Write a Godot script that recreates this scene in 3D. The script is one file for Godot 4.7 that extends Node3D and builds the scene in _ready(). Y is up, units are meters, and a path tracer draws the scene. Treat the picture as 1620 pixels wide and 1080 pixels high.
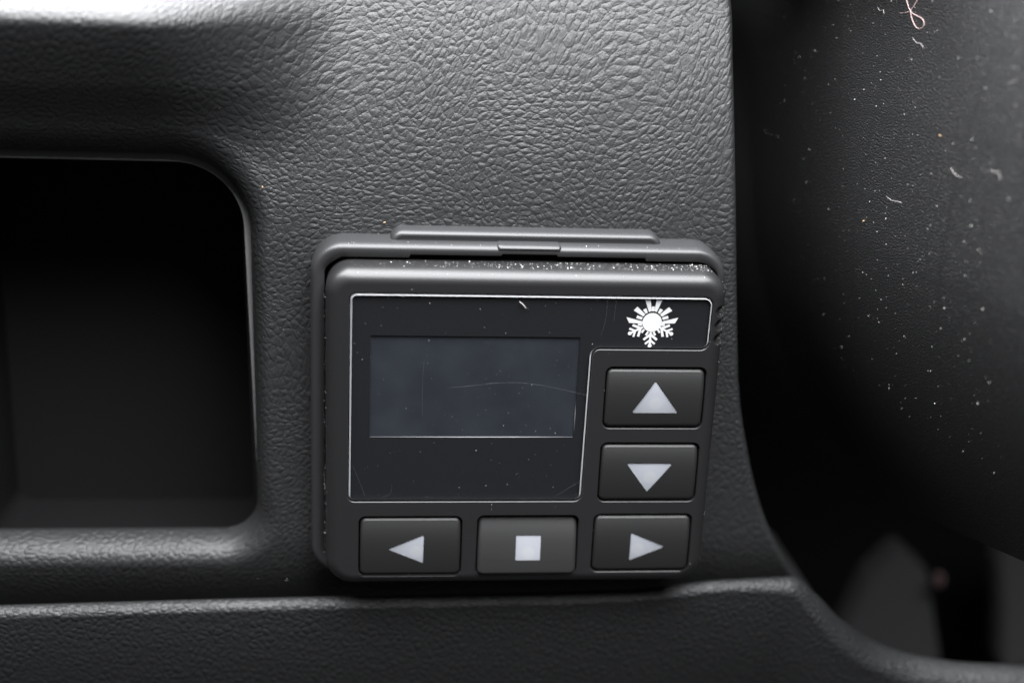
extends Node3D
# All numbers below are millimetres; the origin lies on the face of the controller. x right, y up, z towards the driver.
const MM := 0.001
var rng := RandomNumberGenerator.new()
var taken := {}
var here := Vector3.ZERO        # base of the thing being built, mm
var mat := {}

# ---------------------------------------------------------------- nodes
func numbered(called: String, parent: Node) -> String:
	var key := str(parent.get_instance_id()) + called
	var n: int = taken.get(key, 0)
	taken[key] = n + 1
	return called if n == 0 else "%s_%03d" % [called, n]

func tag(o: Node, label: String, category: String, group := "", kind := "") -> void:
	o.set_meta("label", label)
	o.set_meta("category", category)
	if group: o.set_meta("group", group)
	if kind: o.set_meta("kind", kind)

func thing(called: String, base: Vector3, label: String, category: String, group := "") -> Node3D:
	var o := Node3D.new()
	o.name = numbered(called, self)
	add_child(o, true)
	here = base
	o.position = base * MM
	tag(o, label, category, group)
	return o

func put(called: String, m: Mesh, material: Material, parent: Node) -> MeshInstance3D:
	var o := MeshInstance3D.new()
	o.name = numbered(called, parent)
	o.mesh = m
	o.material_override = material
	parent.add_child(o, true)
	if parent == self: o.position = here * MM
	return o

# ---------------------------------------------------------------- outlines (counter-clockwise)
func fillet(v: Array, radii: Array, inset := 0.0, step := 0.5, seg := 8) -> PackedVector2Array:
	var n := v.size()
	var pts: Array[PackedVector2Array] = []
	for i in n:
		var p: Vector2 = v[i]
		var a: Vector2 = v[(i + n - 1) % n]
		var b: Vector2 = v[(i + 1) % n]
		var e0 := (p - a).normalized()
		var e1 := (b - p).normalized()
		var turn := e0.angle_to(e1)
		var n0 := Vector2(-e0.y, e0.x)
		var n1 := Vector2(-e1.y, e1.x)
		var bis := (n0 + n1) / (1.0 + n0.dot(n1))
		var q := p + bis * inset
		var r: float = maxf(0.01, radii[i] - inset if turn > 0 else radii[i] + inset)
		var s := 1.0 if turn > 0 else -1.0
		var c := q + bis * (r * s)
		var from := -n0 * s
		var arc := PackedVector2Array()
		for k in seg + 1:
			arc.append(c + from.rotated(turn * k / seg) * r)
		pts.append(arc)
	var out := PackedVector2Array()
	for i in n:
		out.append_array(pts[i])
		var p: Vector2 = v[i]
		var b: Vector2 = v[(i + 1) % n]
		var cuts := maxi(1, int(p.distance_to(b) / step))
		var from2 := pts[i][seg]
		var to2 := pts[(i + 1) % n][0]
		for k in range(1, cuts):
			out.append(from2.lerp(to2, float(k) / cuts))
	return out

func rect(x0: float, y0: float, x1: float, y1: float) -> Array:
	return [Vector2(x0, y0), Vector2(x1, y0), Vector2(x1, y1), Vector2(x0, y1)]

func quad_button(b: Dictionary) -> Array:
	return [b.bl, b.br, b.tr, b.tl]

# ---------------------------------------------------------------- surfaces
func start() -> SurfaceTool:
	var st := SurfaceTool.new()
	st.begin(Mesh.PRIMITIVE_TRIANGLES)
	return st

func ring(o: PackedVector2Array, z: float) -> PackedVector3Array:
	var r := PackedVector3Array()
	for p in o: r.append(Vector3(p.x, p.y, z))
	return r

func loft(st: SurfaceTool, rings: Array, group := 0, closed := true) -> void:
	st.set_smooth_group(group)
	for k in rings.size() - 1:
		var r0: PackedVector3Array = rings[k]
		var r1: PackedVector3Array = rings[k + 1]
		var n := r0.size()
		for i in (n if closed else n - 1):
			var j := (i + 1) % n
			for p in [r0[i], r1[i], r1[j], r0[i], r1[j], r0[j]]:
				st.add_vertex((p - here) * MM)

func flat_z(_p: Vector2) -> float:
	return 0.0

# a face towards +z inside an outline, with holes, following z = height.call(p); cut into strips (and columns where it is tinted)
func cap(st: SurfaceTool, outline: PackedVector2Array, holes: Array, height: Callable, spacing := 0.0, group := 1, tint = null) -> void:
	st.set_smooth_group(group)
	var lo := outline[0]
	var hi := outline[0]
	for p in outline:
		lo = lo.min(p)
		hi = hi.max(p)
	var cuts := [lo.y - 1.0]
	if spacing > 0.0:
		var n := int((hi.y - lo.y) / spacing)
		for k in range(1, n): cuts.append(lerpf(lo.y, hi.y, float(k) / n) + 0.00037)
	else:
		for h in holes:
			var low: Vector2 = h[0]
			var top: Vector2 = h[0]
			for p in h:
				low = low.min(p)
				top = top.max(p)
			cuts.append(lerpf(low.y, top.y, 0.517))
	cuts.append(hi.y + 1.0)
	cuts.sort()
	var total := 0.0
	for k in cuts.size() - 1:
		if cuts[k + 1] - cuts[k] < 0.002: continue
		var cols := [lo.x - 1.0, hi.x + 1.0]
		if tint != null:
			cols = [lo.x - 1.0]
			var n := int((hi.x - lo.x) / spacing)
			for c in range(1, n): cols.append(lerpf(lo.x, hi.x, float(c) / n) + 0.00041)
			cols.append(hi.x + 1.0)
		for c in cols.size() - 1:
			var pieces: Array = Geometry2D.intersect_polygons(outline, PackedVector2Array(rect(cols[c], cuts[k], cols[c + 1], cuts[k + 1])))
			for h in holes:
				var next := []
				for q in pieces: next.append_array(Geometry2D.clip_polygons(q, h))
				pieces = next
			for q in pieces:
				var tri := Geometry2D.triangulate_polygon(q)
				for t in range(0, tri.size(), 3):
					var a: Vector2 = q[tri[t]]
					var b: Vector2 = q[tri[t + 1]]
					var d: Vector2 = q[tri[t + 2]]
					var area := (b - a).cross(d - a)
					total += absf(area) / 2.0
					for p in ([a, d, b] if area > 0 else [a, b, d]):
						if tint != null: st.set_color(tint.call(p))
						st.add_vertex((Vector3(p.x, p.y, height.call(p)) - here) * MM)
	var want := poly_area(outline)
	for h in holes: want -= poly_area(h)
	if absf(want - total) > want * 0.002: print("cap misses ", want - total, " of ", want)

func poly_area(o: PackedVector2Array) -> float:
	var a := 0.0
	for i in o.size(): a += o[i].cross(o[(i + 1) % o.size()]) / 2.0
	return absf(a)

func done(st: SurfaceTool) -> ArrayMesh:
	st.generate_normals()
	st.index()
	return st.commit()

# a sheet pos(u, v); u runs right, v runs up when seen from the front
func sheet(nu: int, nv: int, pos: Callable, uv: Callable, keep = null) -> ArrayMesh:
	var p := PackedVector3Array()
	var t := PackedVector2Array()
	var nrm := PackedVector3Array()
	var idx := PackedInt32Array()
	for j in nv + 1:
		for i in nu + 1:
			var q: Vector3 = pos.call(float(i) / nu, float(j) / nv)
			p.append(q)
			t.append(uv.call(q))
	var w := nu + 1
	for j in nv + 1:
		for i in w:
			var du := p[j * w + mini(i + 1, nu)] - p[j * w + maxi(i - 1, 0)]
			var dv := p[mini(j + 1, nv) * w + i] - p[maxi(j - 1, 0) * w + i]
			nrm.append(du.cross(dv).normalized())
	var kept := PackedByteArray()
	for q in p: kept.append(1 if keep == null or keep.call(q) else 0)
	for k in p.size(): p[k] = (p[k] - here) * MM
	for j in nv:
		for i in nu:
			var a := j * w + i
			if kept[a] + kept[a + 1] + kept[a + w] + kept[a + w + 1] < 4: continue
			idx.append_array([a, a + w, a + w + 1, a, a + w + 1, a + 1])
	var arr := []
	arr.resize(Mesh.ARRAY_MAX)
	arr[Mesh.ARRAY_VERTEX] = p
	arr[Mesh.ARRAY_NORMAL] = nrm
	arr[Mesh.ARRAY_TEX_UV] = t
	arr[Mesh.ARRAY_INDEX] = idx
	var m := ArrayMesh.new()
	m.add_surface_from_arrays(Mesh.PRIMITIVE_TRIANGLES, arr)
	return m

func tube(st: SurfaceTool, path: Array, radius: float, sides := 6, taper := true) -> void:
	var rings := []
	var n := path.size()
	for i in n:
		var a: Vector3 = path[maxi(i - 1, 0)]
		var b: Vector3 = path[mini(i + 1, n - 1)]
		var d := (b - a).normalized()
		var s := d.cross(Vector3(0.31, 0.2, 0.93)).normalized()
		var u := s.cross(d)
		var r := radius * (0.35 if taper and (i == 0 or i == n - 1) else 1.0)
		var ringp := PackedVector3Array()
		for k in sides:
			var an := TAU * k / sides
			ringp.append(path[i] + (s * cos(an) + u * sin(an)) * r)
		rings.append(ringp)
	loft(st, rings, 0)
	for e in [0, n - 1]:
		var r2: PackedVector3Array = rings[e]
		for k in range(1, sides - 1):
			for p in [r2[0], r2[k], r2[k + 1]]: st.add_vertex((p - here) * MM)

func smooth_path(pts: Array, steps := 5) -> Array:
	var out := []
	for i in pts.size() - 1:
		for k in steps:
			out.append(pts[i].cubic_interpolate(pts[i + 1], pts[maxi(i - 1, 0)], pts[mini(i + 2, pts.size() - 1)], float(k) / steps))
	out.append(pts[-1])
	return out

# ---------------------------------------------------------------- materials
func lin(r: float, g: float, b: float) -> Color:
	return Color(r, g, b).linear_to_srgb()

func noise_tex(freq: float, size: int, as_normal: bool, strength := 1.0, type := FastNoiseLite.TYPE_SIMPLEX_SMOOTH, octaves := 3) -> NoiseTexture2D:
	var n := FastNoiseLite.new()
	n.seed = 11
	n.noise_type = type
	n.frequency = freq
	n.fractal_octaves = octaves
	var t := NoiseTexture2D.new()
	t.width = size
	t.height = size
	t.seamless = true
	t.noise = n
	t.as_normal_map = as_normal
	t.bump_strength = strength
	return t

func plastic(name_: String, c: Color, rough: float, grain: float, tile_mm := 8.0) -> StandardMaterial3D:
	var m := StandardMaterial3D.new()
	m.resource_name = name_
	m.albedo_color = c
	m.roughness = rough
	m.metallic_specular = 0.5
	if grain > 0.0:
		m.uv1_triplanar = true
		m.uv1_scale = Vector3.ONE * (1000.0 / tile_mm)
		m.normal_enabled = true
		m.normal_texture = mat.grain
		m.normal_scale = grain
	return m

func cell_bytes(freq: float, size: int, seed_: int, warp: float, how := FastNoiseLite.RETURN_DISTANCE2_SUB) -> PackedByteArray:
	var n := FastNoiseLite.new()
	n.seed = seed_
	n.noise_type = FastNoiseLite.TYPE_CELLULAR
	n.cellular_distance_function = FastNoiseLite.DISTANCE_EUCLIDEAN
	n.cellular_return_type = how
	n.cellular_jitter = 1.0
	n.frequency = freq
	n.fractal_type = FastNoiseLite.FRACTAL_NONE
	n.domain_warp_enabled = true
	n.domain_warp_amplitude = warp
	n.domain_warp_frequency = freq * 0.55
	n.domain_warp_fractal_octaves = 3
	var im := n.get_seamless_image(size, size)
	im.convert(Image.FORMAT_L8)
	return im.get_data()

func soft_bytes(freq: float, size: int, seed_: int) -> PackedByteArray:
	var n := FastNoiseLite.new()
	n.seed = seed_
	n.noise_type = FastNoiseLite.TYPE_SIMPLEX_SMOOTH
	n.frequency = freq
	n.fractal_octaves = 3
	var im := n.get_seamless_image(size, size)
	im.convert(Image.FORMAT_L8)
	return im.get_data()

func leather_texture() -> ImageTexture:
	var size := 2048
	var big := cell_bytes(0.047, size, 3, 13.0)
	var mid := cell_bytes(0.092, size, 8, 7.0, FastNoiseLite.RETURN_DISTANCE)
	var fine := cell_bytes(0.20, size, 21, 3.0, FastNoiseLite.RETURN_DISTANCE)
	var slow := soft_bytes(0.010, size, 5)
	var lut := PackedFloat32Array()
	var dome := PackedFloat32Array()
	for i in 256:
		lut.append(minf(1.0, pow(i / 255.0 * 1.5, 0.62)))
		dome.append(1.0 - pow(i / 255.0, 1.8))
	var out := PackedFloat32Array()
	out.resize(size * size)
	for i in size * size:
		var b := lut[big[i]]
		var m := dome[mid[i]]
		var s := slow[i] / 255.0
		out[i] = b * (0.45 + 0.25 * s) + m * (0.22 + 0.38 * b) + dome[fine[i]] * 0.30
	var im := Image.create_from_data(size, size, false, Image.FORMAT_RF, out.to_byte_array())
	return ImageTexture.create_from_image(im)

func brushed_texture() -> ImageTexture:
	var im := Image.create(256, 256, false, Image.FORMAT_L8)
	im.fill(Color(0.5, 0.5, 0.5))
	for k in 1500:
		var v := rng.randf_range(0.2, 0.8)
		im.fill_rect(Rect2i(rng.randi_range(-40, 255), rng.randi_range(0, 255), rng.randi_range(20, 130), 1), Color(v, v, v))
	return ImageTexture.create_from_image(im)

func make_materials() -> void:
	mat.grain = noise_tex(0.11, 512, true, 3.0)
	var hide := leather_texture()
	var leather := StandardMaterial3D.new()
	leather.resource_name = "grained black vinyl"
	leather.albedo_color = lin(0.018, 0.0184, 0.0188)
	leather.roughness = 0.50
	leather.metallic_specular = 0.5
	leather.heightmap_enabled = true
	leather.heightmap_texture = hide
	leather.heightmap_scale = 0.0128
	mat.leather = leather
	var lower := leather.duplicate()
	lower.heightmap_scale = 0.018
	mat.leather_lower = lower
	mat.body = plastic("satin black plastic", lin(0.0135, 0.0135, 0.014), 0.38, 0.10)
	mat.cradle = plastic("dark grey plastic", lin(0.024, 0.024, 0.025), 0.42, 0.14)
	var key := plastic("brushed black key plastic", lin(0.013, 0.013, 0.013), 0.47, 0.0)
	key.uv1_triplanar = true
	key.uv1_scale = Vector3.ONE * 70.0
	key.heightmap_enabled = true
	key.heightmap_texture = brushed_texture()
	key.heightmap_scale = 0.0006
	mat.key = key
	var low_gloss := key.duplicate()  # paler, rougher copy that brightens the tilted square key
	low_gloss.roughness = 0.60
	low_gloss.albedo_color = lin(0.017, 0.017, 0.017)
	mat.paler_key = low_gloss
	mat.well = plastic("well wall", lin(0.02, 0.02, 0.02), 0.45, 0.0)
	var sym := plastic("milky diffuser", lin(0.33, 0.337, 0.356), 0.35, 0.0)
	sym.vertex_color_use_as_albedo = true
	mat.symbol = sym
	var glass := StandardMaterial3D.new()
	glass.resource_name = "clear cover"
	glass.transparency = BaseMaterial3D.TRANSPARENCY_ALPHA
	glass.albedo_color = Color(0.1, 0.1, 0.1, 0.01)
	glass.roughness = 0.03
	mat.glass = glass
	mat.glass_edge = plastic("frosted cut edge", lin(0.42, 0.43, 0.44), 0.3, 0.5, 3.0)
	mat.mask = plastic("black back print", lin(0.0115, 0.012, 0.0135), 0.6, 0.0)
	mat.mask.metallic_specular = 0.2
	var lcd := plastic("unlit display", lin(0.027, 0.031, 0.038), 0.4, 0.0)
	lcd.metallic_specular = 0.3
	lcd.albedo_texture = smudge_texture()
	lcd.uv1_triplanar = true
	lcd.uv1_scale = Vector3.ONE * 28.0
	mat.lcd = lcd
	mat.lcd_edge = plastic("display edge", lin(0.20, 0.20, 0.21), 0.3, 0.0)
	mat.print = plastic("white print", lin(0.66, 0.66, 0.66), 0.6, 0.0)
	mat.liner = plastic("pocket liner", lin(0.012, 0.012, 0.0125), 0.8, 0.35, 6.0)
	mat.liner.metallic_specular = 0.2
	mat.rim = plastic("pocket rim", lin(0.16, 0.16, 0.16), 0.7, 0.4, 5.0)
	mat.console = plastic("matte black trim", lin(0.009, 0.0091, 0.0094), 0.43, 1.7, 22.0)
	mat.console.metallic_specular = 0.5
	mat.console.albedo_texture = null
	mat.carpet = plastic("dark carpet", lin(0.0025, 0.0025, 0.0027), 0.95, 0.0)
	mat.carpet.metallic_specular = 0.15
	mat.pedal = plastic("worn rubber", lin(0.014, 0.014, 0.0144), 0.85, 0.0)
	mat.pedal.metallic_specular = 0.25
	mat.dull_red = plastic("dull red plastic", lin(0.035, 0.017, 0.017), 0.8, 0.0)
	var dust := plastic("dust", lin(0.75, 0.74, 0.72), 0.9, 0.0)
	dust.vertex_color_use_as_albedo = true
	mat.dust = dust
	mat.lint = plastic("pale lint", lin(0.36, 0.34, 0.335), 0.9, 0.0)
	mat.thread = plastic("pinkish thread", lin(0.46, 0.34, 0.335), 0.9, 0.0)
	mat.crumb = plastic("tan crumb", lin(0.30, 0.20, 0.12), 0.8, 0.0)
	mat.scratch = plastic("scratch", lin(0.14, 0.145, 0.15), 0.6, 0.0)

func smudge_texture() -> NoiseTexture2D:
	var t := noise_tex(0.012, 256, false)
	var g := Gradient.new()
	g.colors = PackedColorArray([Color(0.84, 0.84, 0.85), Color(1, 1, 1)])
	t.color_ramp = g
	return t

# ---------------------------------------------------------------- the dashboard's shape
func edge_x(y: float) -> float:                    # right-hand edge of the upper panel
	var t := [[125.0, 34.0], [52.0, 36.1], [42.0, 36.5], [32.0, 37.0], [22.0, 37.7], [11.5, 38.6], [0.4, 39.8], [-11.0, 41.1], [-17.0, 42.2], [-23.0, 43.7], [-29.0, 45.4], [-35.0, 47.5], [-40.2, 49.9], [-46.0, 53.3], [-52.0, 57.5], [-60.0, 64.0]]
	for i in t.size() - 1:
		if y >= t[i + 1][0]:
			return cubic_interpolate(t[i + 1][1], t[i][1], t[mini(i + 2, t.size() - 1)][1], t[maxi(i - 1, 0)][1], clampf((y - t[i + 1][0]) / (t[i][0] - t[i + 1][0]), 0, 1))
	return t[-1][1]

func hole(x: float, y: float) -> float:            # signed distance to the pocket's opening
	var cx := -68.5
	var top := 24.9
	var bottom := -41.7
	var cy := (top + bottom) / 2.0
	var right := -42.0 + clampf(-y, -30.0, 40.0) * 0.008
	var q := Vector2(x - cx, y - cy)
	var r := 12.5 if q.y > 0 else 6.0
	var b := Vector2(right - cx, (top - bottom) / 2.0)
	if q.x < 0.0: b.x = 26.5
	q = Vector2(absf(q.x), absf(q.y)) - b + Vector2(r, r)
	return minf(maxf(q.x, q.y), 0.0) + Vector2(maxf(q.x, 0), maxf(q.y, 0)).length() - r

func upper_z(x: float, y: float) -> float:
	var z := -12.0
	if y > 8.0: z -= 0.0050 * (y - 8.0) * (y - 8.0)                     # the top rolls back towards the windscreen
	if y < -40.0: z -= 0.020 * (y + 40.0) * (y + 40.0)
	var a := 1.0 - smoothstep(-58.0, -24.0, x)
	if a > 0.0 and y > 24.0:                                             # the brow above the pocket
		var g := 9.5 * smoothstep(24.0, 51.0, y) + 0.005 * (y - 8.0) * (y - 8.0) * smoothstep(24.0, 38.0, y)
		if y > 46.3: g -= 0.30 * (y - 46.3) * (y - 46.3)
		z += a * g
	var d := hole(x, y)
	var w := 3.2 + 2.4 * smoothstep(8.0, 26.0, y) + 1.6 * smoothstep(-28.0, -42.0, y)
	if d < w:
		var k := clampf((w - d) / w, 0.0, 1.0)
		z -= 7.5 * (1.0 - sqrt(maxf(0.0, 1.0 - k * k * 0.985)))
	if d < 0.0: z -= minf(-d * 4.0, 4.0)
	var e := edge_x(y) - x
	if e < 1.4:
		var k2 := 1.0 - e / 1.4
		z -= 1.5 * (1.0 - sqrt(maxf(0.0, 1.0 - k2 * k2)))
	return z

var flow := FastNoiseLite.new()
func hide_uv(p: Vector3) -> Vector2:
	var q := Vector2(p.x, p.y)
	q += Vector2(flow.get_noise_2d(p.x, p.y), flow.get_noise_2d(p.x + 300.0, p.y - 90.0)) * 5.0
	if true:                                            # follow the rolls so that the grain is not drawn out on them
		var deep := maxf(0.0, -12.0 - p.z)
		var h := hole(p.x, p.y)
		if h < 6.0 and p.y < 45.0:
			var g := Vector2(hole(p.x + 0.4, p.y) - h, hole(p.x, p.y + 0.4) - h) / 0.4
			q -= g * deep * 0.7
		elif p.y > 46.3:
			q.y += 0.16 * (p.y - 46.3) * (p.y - 46.3) * (1.0 - smoothstep(-58.0, -24.0, p.x))
	q = q.rotated(-0.50)
	q.x /= 1.2
	return q / 112.0

func lower_top(x: float) -> float:                 # top edge of the lower panel
	var t := [[-130.0, -51.8], [-84.0, -51.1], [-38.7, -50.2], [0.0, -49.8], [24.0, -49.3], [33.0, -48.3], [39.0, -47.6], [45.0, -47.35], [51.9, -47.4], [54.5, -47.8], [58.1, -50.9], [63.5, -56.4], [70.1, -61.25], [77.8, -64.6], [87.9, -66.65], [100.4, -67.7], [150.0, -70.0]]
	for i in t.size() - 1:
		if x <= t[i + 1][0]:
			return cubic_interpolate(t[i][1], t[i + 1][1], t[maxi(i - 1, 0)][1], t[mini(i + 2, t.size() - 1)][1], clampf((x - t[i][0]) / (t[i + 1][0] - t[i][0]), 0, 1))
	return t[-1][1]

func lower_pos(u: float, v: float) -> Vector3:     # v: 0 at the foot, 1 at the back of the lip
	var x := lerpf(-100.0, 125.0, u)
	var yt := lower_top(x)
	var slope := (lower_top(x + 0.5) - lower_top(x - 0.5))
	var nrm := Vector2(-slope, 1.0).normalized()
	var z0 := -6.5 + 0.0 * x
	var lip := 1.5 + 2.4 * smoothstep(42.0, 70.0, x)
	if v > 0.62:                                    # the rolled lip and the ledge behind it
		var k := (v - 0.62) / 0.38
		if k < 0.6:
			var an := k / 0.6 * PI / 2.0
			var back := lip * (1.0 - sin(an))
			return Vector3(x - nrm.x * back, yt - nrm.y * back, z0 - lip * 1.1 * (1.0 - cos(an)))
		var t := (k - 0.6) / 0.4
		return Vector3(x - nrm.x * t * t * 8.0, yt - nrm.y * t * t * 8.0, z0 - lip * 1.1 - t * 5.0)
	var down := lip + (0.62 - v) / 0.62 * 34.0
	return Vector3(x - nrm.x * lip, yt - nrm.y * lip - (down - lip), z0 - 0.14 * (down - lip) - 0.004 * (down - lip) * (down - lip))

func trim_x(y: float, z: float) -> float:          # the dusty trim to the right
	var s := y - 18.0
	return 60.0 + 0.28 * z + s * s * (0.0032 if s > 0.0 else 0.0075)


# ---------------------------------------------------------------- build
func _ready() -> void:
	rng.seed = 20
	flow.seed = 4
	flow.frequency = 0.02
	flow.fractal_octaves = 2

	var cam := Camera3D.new()
	cam.name = "camera"
	cam.position = Vector3(-22.907, 71.547, 206.776) * MM
	cam.rotation = Vector3(deg_to_rad(-18.978), deg_to_rad(-6.321), deg_to_rad(2.590))
	var lens := CameraAttributesPhysical.new()
	lens.frustum_focal_length = 48.89
	lens.frustum_focus_distance = 0.224
	lens.frustum_near = 0.02
	lens.frustum_far = 10.0
	lens.exposure_aperture = 7.5
	cam.attributes = lens
	cam.fov = 27.58
	cam.near = 0.02
	cam.far = 10.0
	cam.current = true
	add_child(cam)

	var env := Environment.new()
	env.background_mode = Environment.BG_COLOR
	env.background_color = lin(0.068, 0.070, 0.075)     # the dim cabin behind the camera
	env.tonemap_mode = Environment.TONE_MAPPER_LINEAR
	env.tonemap_exposure = 0.94
	env.sdfgi_enabled = true
	env.ssao_enabled = true
	env.ssil_enabled = true
	var we := WorldEnvironment.new()
	we.name = "cabin_light"
	we.environment = env
	add_child(we)

	var day := AreaLight3D.new()                       # daylight from out of view overhead, placed to light the upper edges
	day.name = "unseen_overhead_daylight"
	day.area_size = Vector2(1.1, 0.50)
	day.light_energy = 4.3
	day.light_color = Color(0.985, 0.99, 1.0)
	day.area_range = 4.0
	day.shadow_enabled = true
	add_child(day)
	day.position = Vector3(-0.09, 0.55, 0.09)
	day.look_at_from_position(day.position, Vector3(0.0, 0.0, -0.01), Vector3.UP)

	var brow_light := AreaLight3D.new()                    # daylight from out of view beyond the dashboard, placed to light the brow
	brow_light.name = "unseen_brow_daylight"
	brow_light.area_size = Vector2(1.2, 0.45)
	brow_light.light_energy = 3.2
	brow_light.light_color = Color(0.985, 0.99, 1.0)
	brow_light.area_range = 4.0
	brow_light.shadow_enabled = true
	add_child(brow_light)
	brow_light.look_at_from_position(Vector3(-0.10, 0.72, -0.52), Vector3(0.0, 0.04, -0.02), Vector3.UP)

	make_materials()
	build_dashboard()
	build_lower_panel()
	build_trim()
	build_footwell()
	build_cradle()
	build_controller()
	build_small_things()

func build_dashboard() -> void:
	var t := thing("dashboard_panel", Vector3(-20, -56, -20), "grained black vinyl dashboard panel around the controller, with an open pocket on its left", "dashboard panel")
	var pos := func(u: float, v: float) -> Vector3:
		var y := lerpf(-58.0, 70.0, v)
		var x := lerpf(-118.0, edge_x(y), u)
		var d := hole(x, y)
		if d < 0.0 and d > -1.3:                       # draw the skin's inner edge exactly along the opening
			var g := Vector2(hole(x + 0.05, y) - d, hole(x, y + 0.05) - d) / 0.05
			var q := Vector2(x, y) - g * d
			if d < -0.45: return Vector3(q.x + g.x * 1.4, q.y + g.y * 1.4, upper_z(q.x, q.y) - 1.2)
			return Vector3(q.x, q.y, upper_z(q.x, q.y))
		return Vector3(x, y, upper_z(x, y))
	var keep := func(p: Vector3) -> bool: return hole(p.x, p.y) > -0.4
	put("skin", sheet(420, 380, pos, hide_uv, keep), mat.leather, t)
	var side := func(u: float, v: float) -> Vector3:   # the panel's cut edge, turned away to the back
		var y := lerpf(-58.0, 70.0, v)
		return Vector3(edge_x(y) - u * 0.8, y, upper_z(edge_x(y), y) - u * 26.0)
	put("return_edge", sheet(4, 120, side, hide_uv), mat.leather, t)
	# unseen hood out of view above, placed to shade the trim and footwell
	var shade_hood := func(u: float, v: float) -> Vector3:
		var an := lerpf(-PI / 2.0, PI / 2.0, v)
		return Vector3(lerpf(27.0, 320.0, u), 82.0 + 8.0 * sin(an), -13.0 - 240.0 * (1.0 - cos(an)))
	put("unseen_shade_hood", sheet(30, 24, shade_hood, hide_uv), mat.liner, t)
	var shade_shelf := func(u: float, v: float) -> Vector3:  # unseen sheet out of view, keeps light from behind the panel off the trim
		var an := lerpf(-PI / 2.0, PI / 2.0, v)
		return Vector3(lerpf(-125.0, 30.0, u), 68.0 + 4.0 * sin(an), -44.0 - 220.0 * (1.0 - cos(an)))
	put("unseen_shade_shelf", sheet(20, 24, shade_shelf, hide_uv), mat.liner, t)
	# the pocket's liner: a moulded rim with a box behind it
	var v := [Vector2(-95.2, -49.5), Vector2(-39.6, -49.5), Vector2(-42.0, 25.2), Vector2(-95.2, 25.2)]
	var r := [7.0, 7.0, 12.5, 12.5]
	var v2 := [Vector2(-95.2, -56.0), Vector2(-40.0, -56.0), Vector2(-42.0, 25.2), Vector2(-95.2, 25.2)]
	var st := start()
	var rings := []
	for s in [[-0.2, -26.0], [-0.2, -20.0], [0.0, -19.5], [0.35, -19.1], [1.1, -18.5], [1.35, -18.45], [1.52, -18.6], [1.6, -19.0], [1.6, -26.0]]:
		rings.append(ring(fillet(v, r, s[0], 2.0, 16), s[1]))
	loft(st, rings, 0)
	put("pocket_rim", done(st), mat.rim, t)
	st = start()
	loft(st, [ring(fillet(v, r, 1.62, 2.0, 16), -19.4), ring(fillet(v, r, 1.62, 2.0, 16), -23.0), ring(fillet(v2, r, 2.4, 2.0, 16), -25.0), ring(fillet(v2, r, 4.0, 2.0, 16), -52.0)], 0)
	cap(st, fillet(v2, r, 3.9, 2.0, 16), [], func(_p): return -51.8, 0.0, 1)
	put("pocket_liner", done(st), mat.liner, t)

func build_lower_panel() -> void:
	here = Vector3(0, -95, -10)
	var o := put("lower_dashboard_panel", sheet(420, 110, lower_pos, func(p): return Vector2(p.x / 120.0 + 0.37, (p.y - (p.z + 6.5) * 0.9) / 105.0).rotated(-0.4)), mat.leather_lower, self)
	tag(o, "lower grained vinyl panel with a rolled lip, along the bottom below the controller", "dashboard panel")

func build_trim() -> void:
	here = Vector3(70, -40, -20)
	var pos := func(u: float, v: float) -> Vector3:
		var z := lerpf(-120.0, 45.0, u)
		var y := lerpf(-40.0 + 0.25 * (z + 20.0), 85.0, v)
		return Vector3(trim_x(y, z), y, z)
	var o := put("side_trim_panel", sheet(90, 90, pos, func(p): return Vector2(p.z, p.y) / 100.0), mat.console, self)
	tag(o, "smooth matte black trim flecked with dust, right of the vinyl dashboard panel", "trim panel")

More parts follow.
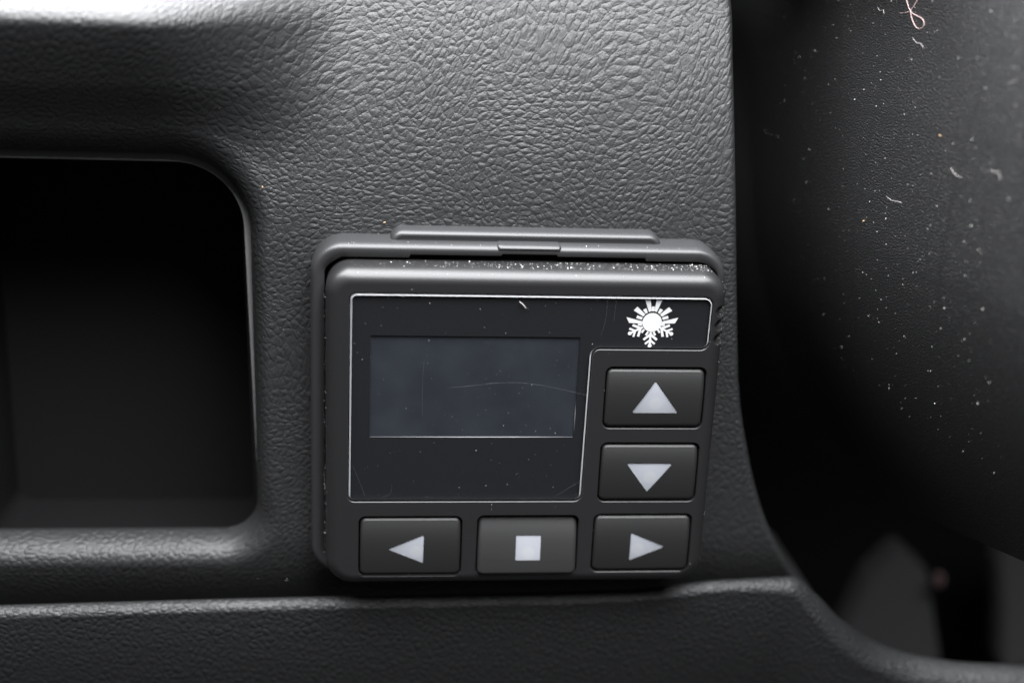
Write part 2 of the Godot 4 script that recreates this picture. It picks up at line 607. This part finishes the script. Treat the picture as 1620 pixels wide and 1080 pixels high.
func build_footwell() -> void:
	here = Vector3(100, -220, -200)
	var pos := func(u: float, v: float) -> Vector3:
		var an := v * PI / 2.0
		return Vector3(lerpf(-150.0, 420.0, u), -230.0 + 330.0 * v, -120.0 - 130.0 * sin(an))
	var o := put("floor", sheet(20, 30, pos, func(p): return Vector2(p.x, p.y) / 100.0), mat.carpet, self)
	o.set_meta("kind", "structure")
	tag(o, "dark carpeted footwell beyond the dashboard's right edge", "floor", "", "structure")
	var shapes := [
		{"v": [Vector2(98, -132), Vector2(131, -132), Vector2(129.5, -105), Vector2(122, -99), Vector2(112, -106), Vector2(104, -117)], "z": -110.0, "n": "blurred grey pedal low in the footwell, left of the other one"},
		{"v": [Vector2(147, -128), Vector2(185, -128), Vector2(185, -92), Vector2(157, -92), Vector2(150, -104), Vector2(149, -116)], "z": -112.0, "n": "blurred grey pedal at the far right edge of the footwell"}]
	for s in shapes:
		here = Vector3(s.v[0].x + 12, -130, s.z)
		var st := start()
		var rr := [2.0, 2.0, 3.0, 3.0, 3.0, 3.0]
		var rings := []
		for k in [[0.0, -8.0], [0.0, -3.0], [0.6, -1.2], [1.3, -0.3], [2.2, 0.0]]:
			var pr := PackedVector3Array()
			for p in fillet(s.v, rr, k[0], 3.0, 5): pr.append(Vector3(p.x, p.y, s.z + k[1] - (p.y + 112.0) * 0.7))
			rings.append(pr)
		loft(st, rings, 0)
		cap(st, fillet(s.v, rr, 2.2, 3.0, 5), [], func(p): return s.z - (p.y + 112.0) * 0.7, 0.0, 0)
		var p := put("pedal", done(st), mat.pedal, self)
		tag(p, s.n, "pedal", "pedals in the footwell")
	here = Vector3(128, -103, -108)
	var st2 := start()
	var rings2 := []
	for k in 7:
		var a := PI * k / 6.0
		rings2.append(ring(fillet(rect(126.6, -104.6, 129.4, -100.6), [1.3, 1.3, 1.3, 1.3], 1.38 - 1.38 * sin(a), 2.0, 4), -107.0 - 1.5 * cos(a)))
	loft(st2, rings2, 0)
	tag(put("marker_cap", done(st2), mat.dull_red, self), "small dull red blurred cap beside the left grey pedal", "cap")

# ---------------------------------------------------------------- the cradle behind the controller
func build_cradle() -> void:
	var t := thing("mounting_cradle", Vector3(2, -44, -12), "dark grey plastic mounting frame holding the controller to the vinyl panel", "mounting frame")
	var v := rect(-31.9, -44.2, 35.3, 14.0)
	var r := [5.0, 5.0, 5.2, 5.2]
	var st := start()
	var rings := []
	for s in [[0.0, -13.5], [0.0, -7.4], [0.1, -6.75], [0.32, -6.25], [0.62, -5.95], [0.95, -5.85], [1.25, -5.88], [1.42, -5.98], [1.46, -6.15], [1.46, -11.5]]:
		var o := fillet(v, r, s[0], 0.25, 14)
		if s[0] > 1.2:                                # the lip is cut back along the middle of the top
			for i in o.size():
				o[i].x += 0.8 * smoothstep(-26.0, -29.0, o[i].x) * smoothstep(1.2, 1.44, s[0])
				if o[i].y > 9.0:
					var cut_back := 0.5 if o[i].x > -16.2 and o[i].x < 21.8 else 0.0
					if o[i].x > -1.6 and o[i].x < 7.3: cut_back = 0.8
					o[i].y -= (0.78 - cut_back) * smoothstep(9.0, 12.2, o[i].y) * smoothstep(1.2, 1.44, s[0])
		rings.append(ring(o, s[1]))
	loft(st, rings, 0)
	cap(st, fillet(v, r, 1.46, 0.5, 14), [], func(_p): return -11.4, 0.0, 1)
	put("frame", done(st), mat.cradle, t)
	# the grip bar along the top
	st = start()
	var bv := rect(-19.4, 12.4, 24.8, 15.5)
	var br := [0.5, 0.5, 2.2, 2.2]
	rings = []
	for s in [[0.0, -13.6], [0.0, -9.6], [0.12, -9.0], [0.42, -8.6], [0.8, -8.45], [1.2, -8.6]]:
		rings.append(ring(fillet(bv, br, s[0], 1.0, 10), s[1]))
	loft(st, rings, 0)
	cap(st, fillet(bv, br, 1.2, 1.0, 10), [], func(_p): return -8.6, 0.0, 1)
	put("grip_bar", done(st), mat.cradle, t)
	# the latch in the middle of the lip
	st = start()
	var lv := rect(-2.4, 13.0, 8.0, 14.12)
	rings = []
	for s in [[0.0, -9.0], [0.0, -6.5], [0.10, -6.1], [0.28, -5.82], [0.5, -5.70]]:
		rings.append(ring(fillet(lv, [0.15, 0.15, 0.5, 0.5], s[0], 1.0, 5), s[1]))
	loft(st, rings, 0)
	cap(st, fillet(lv, [0.15, 0.15, 0.5, 0.5], 0.5, 1.0, 5), [], func(_p): return -5.70, 0.0, 1)
	put("latch", done(st), mat.cradle, t)

# ---------------------------------------------------------------- the controller
func dimple(p: Vector3) -> Vector3:                   # three round finger dimples in the right-hand edge
	for yc in [5.2, 2.85, 0.5]:
		var d := Vector2(p.x - 33.55, p.y - yc).length() / 0.92
		if d < 1.0: p.z -= 1.9 * sqrt(1.0 - d * d)
	return p

func build_controller() -> void:
	var t := thing("heater_controller", Vector3(2.4, -43.3, -6), "black heater control unit with a dark display, sun and snowflake emblem and five keys", "control unit")
	var v := rect(-29.35, -43.4, 34.3, 11.35)
	var r := [4.6, 4.6, 4.0, 4.0]
	var glass_v := [Vector2(-25.75, -27.9), Vector2(12.75, -27.9), Vector2(13.05, -1.2), Vector2(31.95, -1.2), Vector2(32.05, 7.75), Vector2(-25.6, 7.75)]
	var glass_r := [1.1, 1.3, 1.2, 1.5, 1.5, 1.2]
	var keys := [
		{"rect": [15.4, -14.8, 31.9, -4.2], "sym": [Vector2(19.95, -11.97), Vector2(27.75, -11.97), Vector2(23.6, -6.4)], "n": "key with a white upward triangle", "tilt": 0.0, "led": Vector2(23.9, -10.3)},
		{"rect": [15.4, -27.95, 31.9, -17.4], "sym": [Vector2(23.6, -26.1), Vector2(27.6, -20.85), Vector2(19.75, -20.85)], "n": "key with a white downward triangle", "tilt": 0.0, "led": Vector2(23.9, -23.4)},
		{"rect": [-23.9, -41.5, -6.9, -30.6], "sym": [Vector2(-19.25, -36.3), Vector2(-13.2, -39.0), Vector2(-13.15, -33.7)], "n": "key with a white left-pointing triangle", "tilt": 0.03, "led": Vector2(-14.4, -36.9)},
		{"rect": [-4.4, -41.4, 12.55, -30.5], "sym": [Vector2(2.1, -38.45), Vector2(6.35, -38.45), Vector2(6.35, -34.0), Vector2(2.1, -34.0)], "n": "key with a white square", "tilt": 0.65, "led": Vector2(4.3, -37.2)},
		{"rect": [15.05, -41.0, 31.75, -30.3], "sym": [Vector2(21.45, -38.75), Vector2(27.5, -36.1), Vector2(21.45, -33.5)], "n": "key with a white right-pointing triangle", "tilt": 0.0, "led": Vector2(22.8, -36.6)}]
	# front shell: side walls, rounded edge, face with its openings
	var st := start()
	var rings := []
	var prof := [[0.0, -10.5], [0.0, -2.3]]
	for k in range(1, 19):
		var a := PI / 2.0 * k / 18.0
		prof.append([2.2 * (1.0 - cos(a)), -2.3 + 2.3 * sin(a)])
	for s in prof:
		var o := ring(fillet(v, r, s[0], 0.14, 14), s[1])
		if s[1] > -2.4:
			for i in o.size(): o[i] = dimple(o[i])
		rings.append(o)
	loft(st, rings, 0)
	var face := fillet(v, r, 2.2, 0.14, 14)
	var holes := [fillet(glass_v, glass_r, -0.16, 0.4, 8)]
	for k in keys:
		var b: Array = k.rect
		holes.append(fillet(rect(b[0], b[1], b[2], b[3]), [1.15, 1.15, 1.15, 1.15], -0.16, 0.4, 8))
	cap(st, face, holes, flat_z, 0.0, 1)
	var g := 2
	var outlines := [[glass_v, glass_r, -1.8]]
	for k in keys:
		var b: Array = k.rect
		outlines.append([rect(b[0], b[1], b[2], b[3]), [1.15, 1.15, 1.15, 1.15], -2.4])
	for o in outlines:
		var well := []
		for s in [[-0.16, 0.0], [-0.10, -0.02], [-0.03, -0.09], [0.0, -0.2], [0.0, o[2]]]:
			well.append(ring(fillet(o[0], o[1], s[0], 0.4, 8), s[1]))
		loft(st, well, g)
		g += 1
	put("front_shell", done(st), mat.body, t)

	# keys
	for k in keys:
		var b: Array = k.rect
		var kv := rect(b[0], b[1], b[2], b[3])
		var kr := [1.15, 1.15, 1.15, 1.15]
		var cy: float = (b[1] + b[3]) / 2.0
		var half: float = (b[3] - b[1]) / 2.0
		var crown := func(p: Vector2) -> float:
			var q: float = (p.y - cy) / half
			return 0.45 - 0.42 * q * q - 0.55 * pow(maxf(q, 0.0), 3.0) - k.tilt * q
		var sym: Array = k.sym
		var sr := []
		for i in sym.size(): sr.append(0.22)
		st = start()
		var ks := []
		for s in [[0.22, -2.4, 0.0], [0.22, -0.62, 0.0], [0.27, -0.40, 0.3], [0.40, -0.18, 0.65], [0.58, -0.06, 0.9], [0.8, 0.0, 1.0]]:
			var o := fillet(kv, kr, s[0], 0.4, 8)
			var rr := PackedVector3Array()
			for p in o: rr.append(Vector3(p.x, p.y, s[1] + crown.call(p)))
			ks.append(rr)
		loft(st, ks, 0)
		cap(st, fillet(kv, kr, 0.8, 0.4, 8), [fillet(sym, sr, 0.0, 0.3, 4)], crown, 0.45, 0)
		var sink := []
		for s in [[0.0, 0.0], [0.04, -0.05], [0.05, -0.25]]:
			var o := fillet(sym, sr, s[0], 0.3, 4)
			var rr := PackedVector3Array()
			for p in o: rr.append(Vector3(p.x, p.y, s[1] + crown.call(p)))
			sink.append(rr)
		loft(st, sink, 3)
		var key := put("key", done(st), mat.paler_key if k.tilt > 0.2 else mat.key, t)
		key.set_meta("label", k.n)
		st = start()
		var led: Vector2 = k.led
		var symbol_tint := func(p: Vector2) -> Color:  # pale LED spot; tips darkened, shading put into the colour
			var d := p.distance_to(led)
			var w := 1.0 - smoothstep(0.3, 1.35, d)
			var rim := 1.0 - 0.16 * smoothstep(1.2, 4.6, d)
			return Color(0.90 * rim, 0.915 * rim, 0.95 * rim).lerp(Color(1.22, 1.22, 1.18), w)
		cap(st, fillet(sym, sr, 0.03, 0.3, 4), [], func(p): return crown.call(p) - 0.12, 0.35, 0, symbol_tint)
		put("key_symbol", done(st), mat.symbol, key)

	# display window
	st = start()
	loft(st, [ring(fillet(glass_v, glass_r, 0.16, 0.4, 8), -1.2), ring(fillet(glass_v, glass_r, 0.16, 0.4, 8), -0.42), ring(fillet(glass_v, glass_r, 0.46, 0.4, 8), -0.12)], 0)
	var edge := start()
	loft(edge, [ring(fillet(glass_v, glass_r, 0.15, 0.4, 8), -1.2), ring(fillet(glass_v, glass_r, 0.15, 0.4, 8), -0.40)], 0)
	loft(edge, [ring(fillet(glass_v, glass_r, 0.15, 0.4, 8), -0.40), ring(fillet(glass_v, glass_r, 0.42, 0.4, 8), -0.12)], 1)
	st = start()
	cap(st, fillet(glass_v, glass_r, 0.42, 0.4, 8), [], func(_p): return -0.12, 0.0, 0)
	var cover := put("display_cover", done(st), mat.glass, t)
	put("cut_edge", done(edge), mat.glass_edge, cover)
	var lcd_v := rect(-22.3, -16.75, 11.0, 0.6)
	st = start()
	cap(st, fillet(glass_v, glass_r, 0.2, 0.4, 8), [fillet(lcd_v, [0.1, 0.1, 0.1, 0.1], 0.0, 0.4, 2)], func(_p): return -0.62, 0.0, 0)
	put("screen_surround", done(st), mat.mask, cover)
	st = start()
	cap(st, fillet(rect(-22.6, -17.0, 11.3, 0.9), [0.1, 0.1, 0.1, 0.1], 0.0, 0.4, 2), [], func(_p): return -0.95, 0.0, 0)
	put("display", done(st), mat.lcd, cover)
	st = start()
	tube(st, [Vector3(-22.3, -16.70, -0.72), Vector3(-8, -16.72, -0.70), Vector3(2, -16.70, -0.72), Vector3(10.8, -16.66, -0.72)], 0.10)
	tube(st, [Vector3(10.9, -16.6, -0.72), Vector3(10.93, -12.5, -0.74), Vector3(10.95, -9.5, -0.9)], 0.10)
	put("display_edge", done(st), mat.lcd_edge, cover)
	build_scratches(cover)
	build_emblem(t)

func build_scratches(cover: Node) -> void:
	var z := -0.125
	var lines := [
		[Vector3(-4.0, -7.2, z), Vector3(1.0, -7.0, z), Vector3(6.0, -7.6, z), Vector3(13.4, -9.3, z)],
		[Vector3(8.2, -27.2, z), Vector3(10.4, -25.6, z), Vector3(12.3, -24.4, z)],
		[Vector3(-24.9, -21.5, z), Vector3(-23.8, -24.5, z), Vector3(-22.9, -27.0, z)],
		[Vector3(14.9, 7.0, z), Vector3(14.8, 4.0, z), Vector3(14.2, 1.0, z)],
		[Vector3(16.3, 7.0, z), Vector3(16.1, 3.5, z)],
		[Vector3(-20.2, -27.2, z), Vector3(-18.8, -26.4, z), Vector3(-18.6, -24.9, z)],
		[Vector3(-13.9, -13.0, z), Vector3(-14.0, -8.0, z), Vector3(-13.8, -3.0, z)],
		[Vector3(-10.0, -8.0, z), Vector3(-2.0, -7.1, z)]]
	for l in lines:
		var st := start()
		tube(st, smooth_path(l, 6), 0.008, 4)
		put("scratch", done(st), mat.scratch, cover)

func poly_mesh(p: Array, z: float) -> ArrayMesh:
	var st := start()
	var o := PackedVector2Array(p)
	if not Geometry2D.is_polygon_clockwise(o): pass
	var tri := Geometry2D.triangulate_polygon(o)
	for t in range(0, tri.size(), 3):
		var a := o[tri[t]]
		var b := o[tri[t + 1]]
		var c := o[tri[t + 2]]
		for q in ([a, c, b] if (b - a).cross(c - a) > 0 else [a, b, c]):
			st.add_vertex((Vector3(q.x, q.y, z) - here) * MM)
	return done(st)

func build_emblem(t: Node) -> void:
	var c := Vector2(22.4, 3.25)
	var k := 0.0101                                    # millimetres per design unit
	var at := func(x: float, y: float) -> Vector2: return c + Vector2(x, y) * k
	var disc := []
	for i in 40: disc.append(at.call(cos(TAU * i / 40) * 156.0, sin(TAU * i / 40) * 156.0))
	var z := -0.56
	var e := put("emblem", poly_mesh(disc, z), mat.print, t)
	e.set_meta("label", "white printed emblem, half sun and half snowflake")
	var rays := [
		[[-152, 412], [-52, 412], [-24, 190], [-62, 168]],
		[[-252, 258], [-308, 195], [-150, 96], [-118, 132]],
		[[-416, 82], [-150, 14], [-150, -24], [-368, -12]],
		[[-112, 232], [-161, 206], [-112, 140], [-79, 162]],
		[[-246, 114], [-260, 68], [-170, 42], [-154, 82]]]
	for q in rays:
		for s in [1.0, -1.0]:
			var pts := []
			for p in q: pts.append(at.call(p[0] * s, p[1]))
			put("ray", poly_mesh(pts, z), mat.print, e)
	put("ray", poly_mesh([at.call(-26, 264), at.call(26, 264), at.call(23, 184), at.call(-23, 184)], z), mat.print, e)
	for deg in [0.0, 62.0, -62.0]:
		var st := start()
		var bars := [[0, -150, 0, -395, 17], [0, -190, -108, -282, 20], [0, -190, 108, -282, 20], [0, -285, -78, -352, 17], [0, -285, 78, -352, 17], [-42, -146, -76, -205, 17], [42, -146, 76, -205, 17]]
		var lift := 0.0
		for b in bars:
			var a := Vector2(b[0], b[1])
			var d := Vector2(b[2], b[3])
			var nn: Vector2 = (d - a).normalized().orthogonal() * b[4]
			var pl := [a - nn, d - nn, d + nn, a + nn]
			lift += 0.003
			for q in [0, 1, 2, 0, 2, 3]:
				var p: Vector2 = (pl[q] as Vector2).rotated(deg_to_rad(deg)) * k + c + Vector2(-0.1, -0.1)
				st.add_vertex((Vector3(p.x, p.y, z + lift) - here) * MM)
		for i in 14:
			for an in [-1, i, i + 1]:
				var q := Vector2(0, -378)
				if an >= 0: q += Vector2.from_angle(TAU * an / 14) * 32
				var p := q.rotated(deg_to_rad(deg)) * k + c + Vector2(-0.1, -0.1)
				st.add_vertex((Vector3(p.x, p.y, z + lift + 0.003) - here) * MM)
		put("snowflake_arm", done(st), mat.print, e)

# ---------------------------------------------------------------- dust, lint, crumbs
func speck_mesh() -> ArrayMesh:
	var s := SphereMesh.new()
	s.radius = 0.0005
	s.height = 0.001
	s.radial_segments = 6
	s.rings = 3
	var a := ArrayMesh.new()
	a.add_surface_from_arrays(Mesh.PRIMITIVE_TRIANGLES, s.get_mesh_arrays())
	return a

func dust(label: String, spots: Array, faint := 0.10) -> void:
	var mm := MultiMesh.new()
	mm.transform_format = MultiMesh.TRANSFORM_3D
	mm.use_colors = true
	mm.mesh = speck_mesh()
	mm.instance_count = spots.size()
	for i in spots.size():
		var s: Array = spots[i]
		var size: float = s[1]
		var b := Basis.from_euler(Vector3(rng.randf() * TAU, rng.randf() * TAU, rng.randf() * TAU)).scaled(Vector3(size, size, size))
		b = b * Basis.from_scale(Vector3(1.0, rng.randf_range(0.5, 1.0), rng.randf_range(0.5, 2.0)))
		mm.set_instance_transform(i, Transform3D(b, (s[0] - here) * MM))
		var w := faint + 0.75 * pow(rng.randf(), 2.0)
		mm.set_instance_color(i, Color(w, w, w))
	var o := MultiMeshInstance3D.new()
	o.name = numbered("dust", self)
	o.multimesh = mm
	o.material_override = mat.dust
	o.position = here * MM
	add_child(o, true)
	tag(o, label, "dust", "", "stuff")

func size_pick(small: float, big: float) -> float:
	return small + (big - small) * pow(rng.randf(), 4.0)

func build_small_things() -> void:
	# dust on the controller and its frame
	here = Vector3(2, 11, -4)
	var spots := []
	for i in 750:                                      # along its top wall, thickest on the right
		var x := lerpf(-27.0, 32.0, pow(rng.randf(), 0.6))
		spots.append([Vector3(x, 11.35, rng.randf_range(-6.0, -2.2)), size_pick(0.04, 0.24)])
	for i in 60: spots.append([Vector3(rng.randf_range(-27, 32), 10.7 + rng.randf() * 0.1, -0.7), size_pick(0.05, 0.13)])
	for i in 240: spots.append([Vector3(rng.randf_range(-26, 32.5), rng.randf_range(-42, 8.5), 0.0), size_pick(0.03, 0.11)])
	for i in 150: spots.append([Vector3(rng.randf_range(-25, 12.5), rng.randf_range(-27.5, 7.5), -0.12), size_pick(0.03, 0.11)])
	for i in 200: spots.append([Vector3(rng.randf_range(-29.6, -29.2), rng.randf_range(-38, 8), rng.randf_range(-3.0, -1.4)), size_pick(0.04, 0.13)])
	for i in 160: spots.append([Vector3(rng.randf_range(-26, 31), 14.0 - rng.randf() * 0.3, rng.randf_range(-7.8, -6.3)), size_pick(0.05, 0.17)])
	for i in 130: spots.append([Vector3(rng.randf_range(-18, 23), 15.3, rng.randf_range(-11.0, -9.2)), size_pick(0.05, 0.16)])
	for i in 160:
		var y := rng.randf_range(-40, 12)
		spots.append([Vector3(rng.randf_range(33.0, 34.3), y, rng.randf_range(-1.5, -0.4)), size_pick(0.03, 0.1)])
	dust("fine pale dust specks lying on the control unit and its frame", spots, 0.22)
	# dust on the trim at the right
	here = Vector3(70, 20, -10)
	spots = []
	for i in 2000:
		var z := rng.randf_range(-48, 24)
		var y := lerpf(57.0, -14.0, pow(rng.randf(), 1.2))
		if rng.randf() > clampf((z + 48.0) / 55.0 + (y - 20.0) * 0.008, 0.06, 1.0): continue
		spots.append([Vector3(trim_x(y, z) - 0.02, y, z), size_pick(0.03, 0.22)])
	dust("pale dust specks scattered over the black trim at the right", spots)
	# dust on the vinyl
	here = Vector3(-10, 20, -12)
	spots = []
	for i in 520:
		var x := rng.randf_range(-50, 34)
		var y := rng.randf_range(-50, 52)
		if hole(x, y) < 0.5: continue
		spots.append([Vector3(x, y, upper_z(x, y) + 0.12), size_pick(0.03, 0.12)])
	dust("sparse pale dust specks on the grained vinyl panel", spots)

	# lint on the trim
	var lint := [
		[[48.4, -6.2], [47.9, -4.8], [47.8, -3.8], [47.2, -2.7], "thin bent pale fibre on the black trim, just below the looped thread"],
		[[52.0, -17.0], [51.5, -15.9], [51.6, -15.2], [51.1, -14.6], "pale fibre near the top edge of the trim, left of the looped thread"],
		[[45.0, 16.5], [45.5, 17.4], [45.7, 18.0], [46.1, 18.6], "short thick pale fibre at the far right of the trim, upper of two"],
		[[32.9, 18.0], [32.7, 19.2], [32.9, 20.0], [31.9, 20.6], "crooked pale fibre at the far right of the trim, lower of two"],
		[[24.1, -3.2], [23.7, -1.6], [24.0, -0.2], [23.8, 1.0], "faint pale fibre low on the trim, in its darker part"],
		[[31.7, 10.0], [30.9, 11.2], [30.5, 12.0], [30.4, 13.0], "hooked pale fibre on the trim, halfway down on the right"]]
	for l in lint:
		here = Vector3(trim_x(l[0][0], l[0][1]), l[0][0], l[0][1])
		var st := start()
		var path := []
		for k in 4: path.append(Vector3(trim_x(l[k][0], l[k][1]) - 0.04 - 0.05 * (k % 2), l[k][0] + rng.randf_range(-0.2, 0.2), l[k][1]))
		tube(st, smooth_path(path, 2), 0.036, 5)
		tag(put("lint_fibre", done(st), mat.lint, self), l[4], "lint", "lint fibres on the trim")
	# the looped thread
	var loop := [[54.6, -11.2], [52.9, -9.4], [52.3, -8.6], [51.2, -7.6], [50.2, -6.2], [50.0, -5.0], [50.7, -4.4], [51.5, -5.3], [51.9, -7.4], [52.3, -8.5], [53.0, -8.2], [54.0, -7.9], [54.8, -8.0]]
	here = Vector3(trim_x(51.0, -7.0), 51.0, -7.0)
	var pth := []
	for q in loop: pth.append(Vector3(trim_x(q[0], q[1]) - 0.1, q[0], q[1]))
	var st3 := start()
	tube(st3, smooth_path(pth, 5), 0.055, 6)
	var stray := []
	for q in [[52.3, -8.6], [51.9, -9.7], [51.7, -11.0]]: stray.append(Vector3(trim_x(q[0], q[1]) - 0.08, q[0], q[1]))
	tube(st3, smooth_path(stray, 4), 0.035, 5)
	tag(put("lint_thread", done(st3), mat.thread, self), "small pinkish white looped thread stuck to the top of the black trim", "thread")
	# a fibre on the display
	here = Vector3(1.5, 6.0, 0.0)
	var st4 := start()
	tube(st4, smooth_path([Vector3(0.9, 6.6, -0.02), Vector3(1.5, 6.1, 0.0), Vector3(2.0, 5.5, -0.04)], 4), 0.09, 5)
	tag(put("lint_fibre", done(st4), mat.lint, self), "short white fibre lying on the upper part of the dark display cover", "lint")
	# crumbs
	var crumbs := [
		[Vector3(-39.6, 21.2, 0), 0.34, "tan crumb on the vinyl by the pocket's upper right corner"],
		[Vector3(-20.2, 15.9, 0), 0.28, "tan crumb on the vinyl above the left end of the grip bar"],
		[Vector3(32.6, 12.9, 0), 0.30, "tan crumb by the upper right corner of the mounting frame"],
		[Vector3(0, 35.5, 6.3), 0.36, "tan crumb on the black trim to the right"],
		[Vector3(0, 18.7, -7.7), 0.32, "yellowish crumb in the dark left part of the trim"]]
	for q in crumbs:
		var p: Vector3 = q[0]
		if p.x == 0.0: p.x = trim_x(p.y, p.z) - 0.1
		else: p.z = upper_z(p.x, p.y) + 0.25
		here = p
		var o := put("crumb", crumb_mesh(q[1]), mat.crumb, self)
		o.rotation = Vector3(rng.randf() * 3, rng.randf() * 3, rng.randf() * 3)
		tag(o, q[2], "crumb", "tan crumbs")

func crumb_mesh(size: float) -> ArrayMesh:
	var s := SphereMesh.new()
	s.radius = size * MM * 0.42
	s.height = size * MM * 1.5
	s.radial_segments = 9
	s.rings = 6
	var arr := s.get_mesh_arrays()
	var n := FastNoiseLite.new()
	n.seed = rng.randi() % 1000
	n.frequency = 0.9
	var p: PackedVector3Array = arr[Mesh.ARRAY_VERTEX]
	for i in p.size():
		p[i] *= 1.0 + 0.6 * n.get_noise_3dv(p[i] / MM / size * 2.0)
	arr[Mesh.ARRAY_VERTEX] = p
	var a := ArrayMesh.new()
	a.add_surface_from_arrays(Mesh.PRIMITIVE_TRIANGLES, arr)
	return a
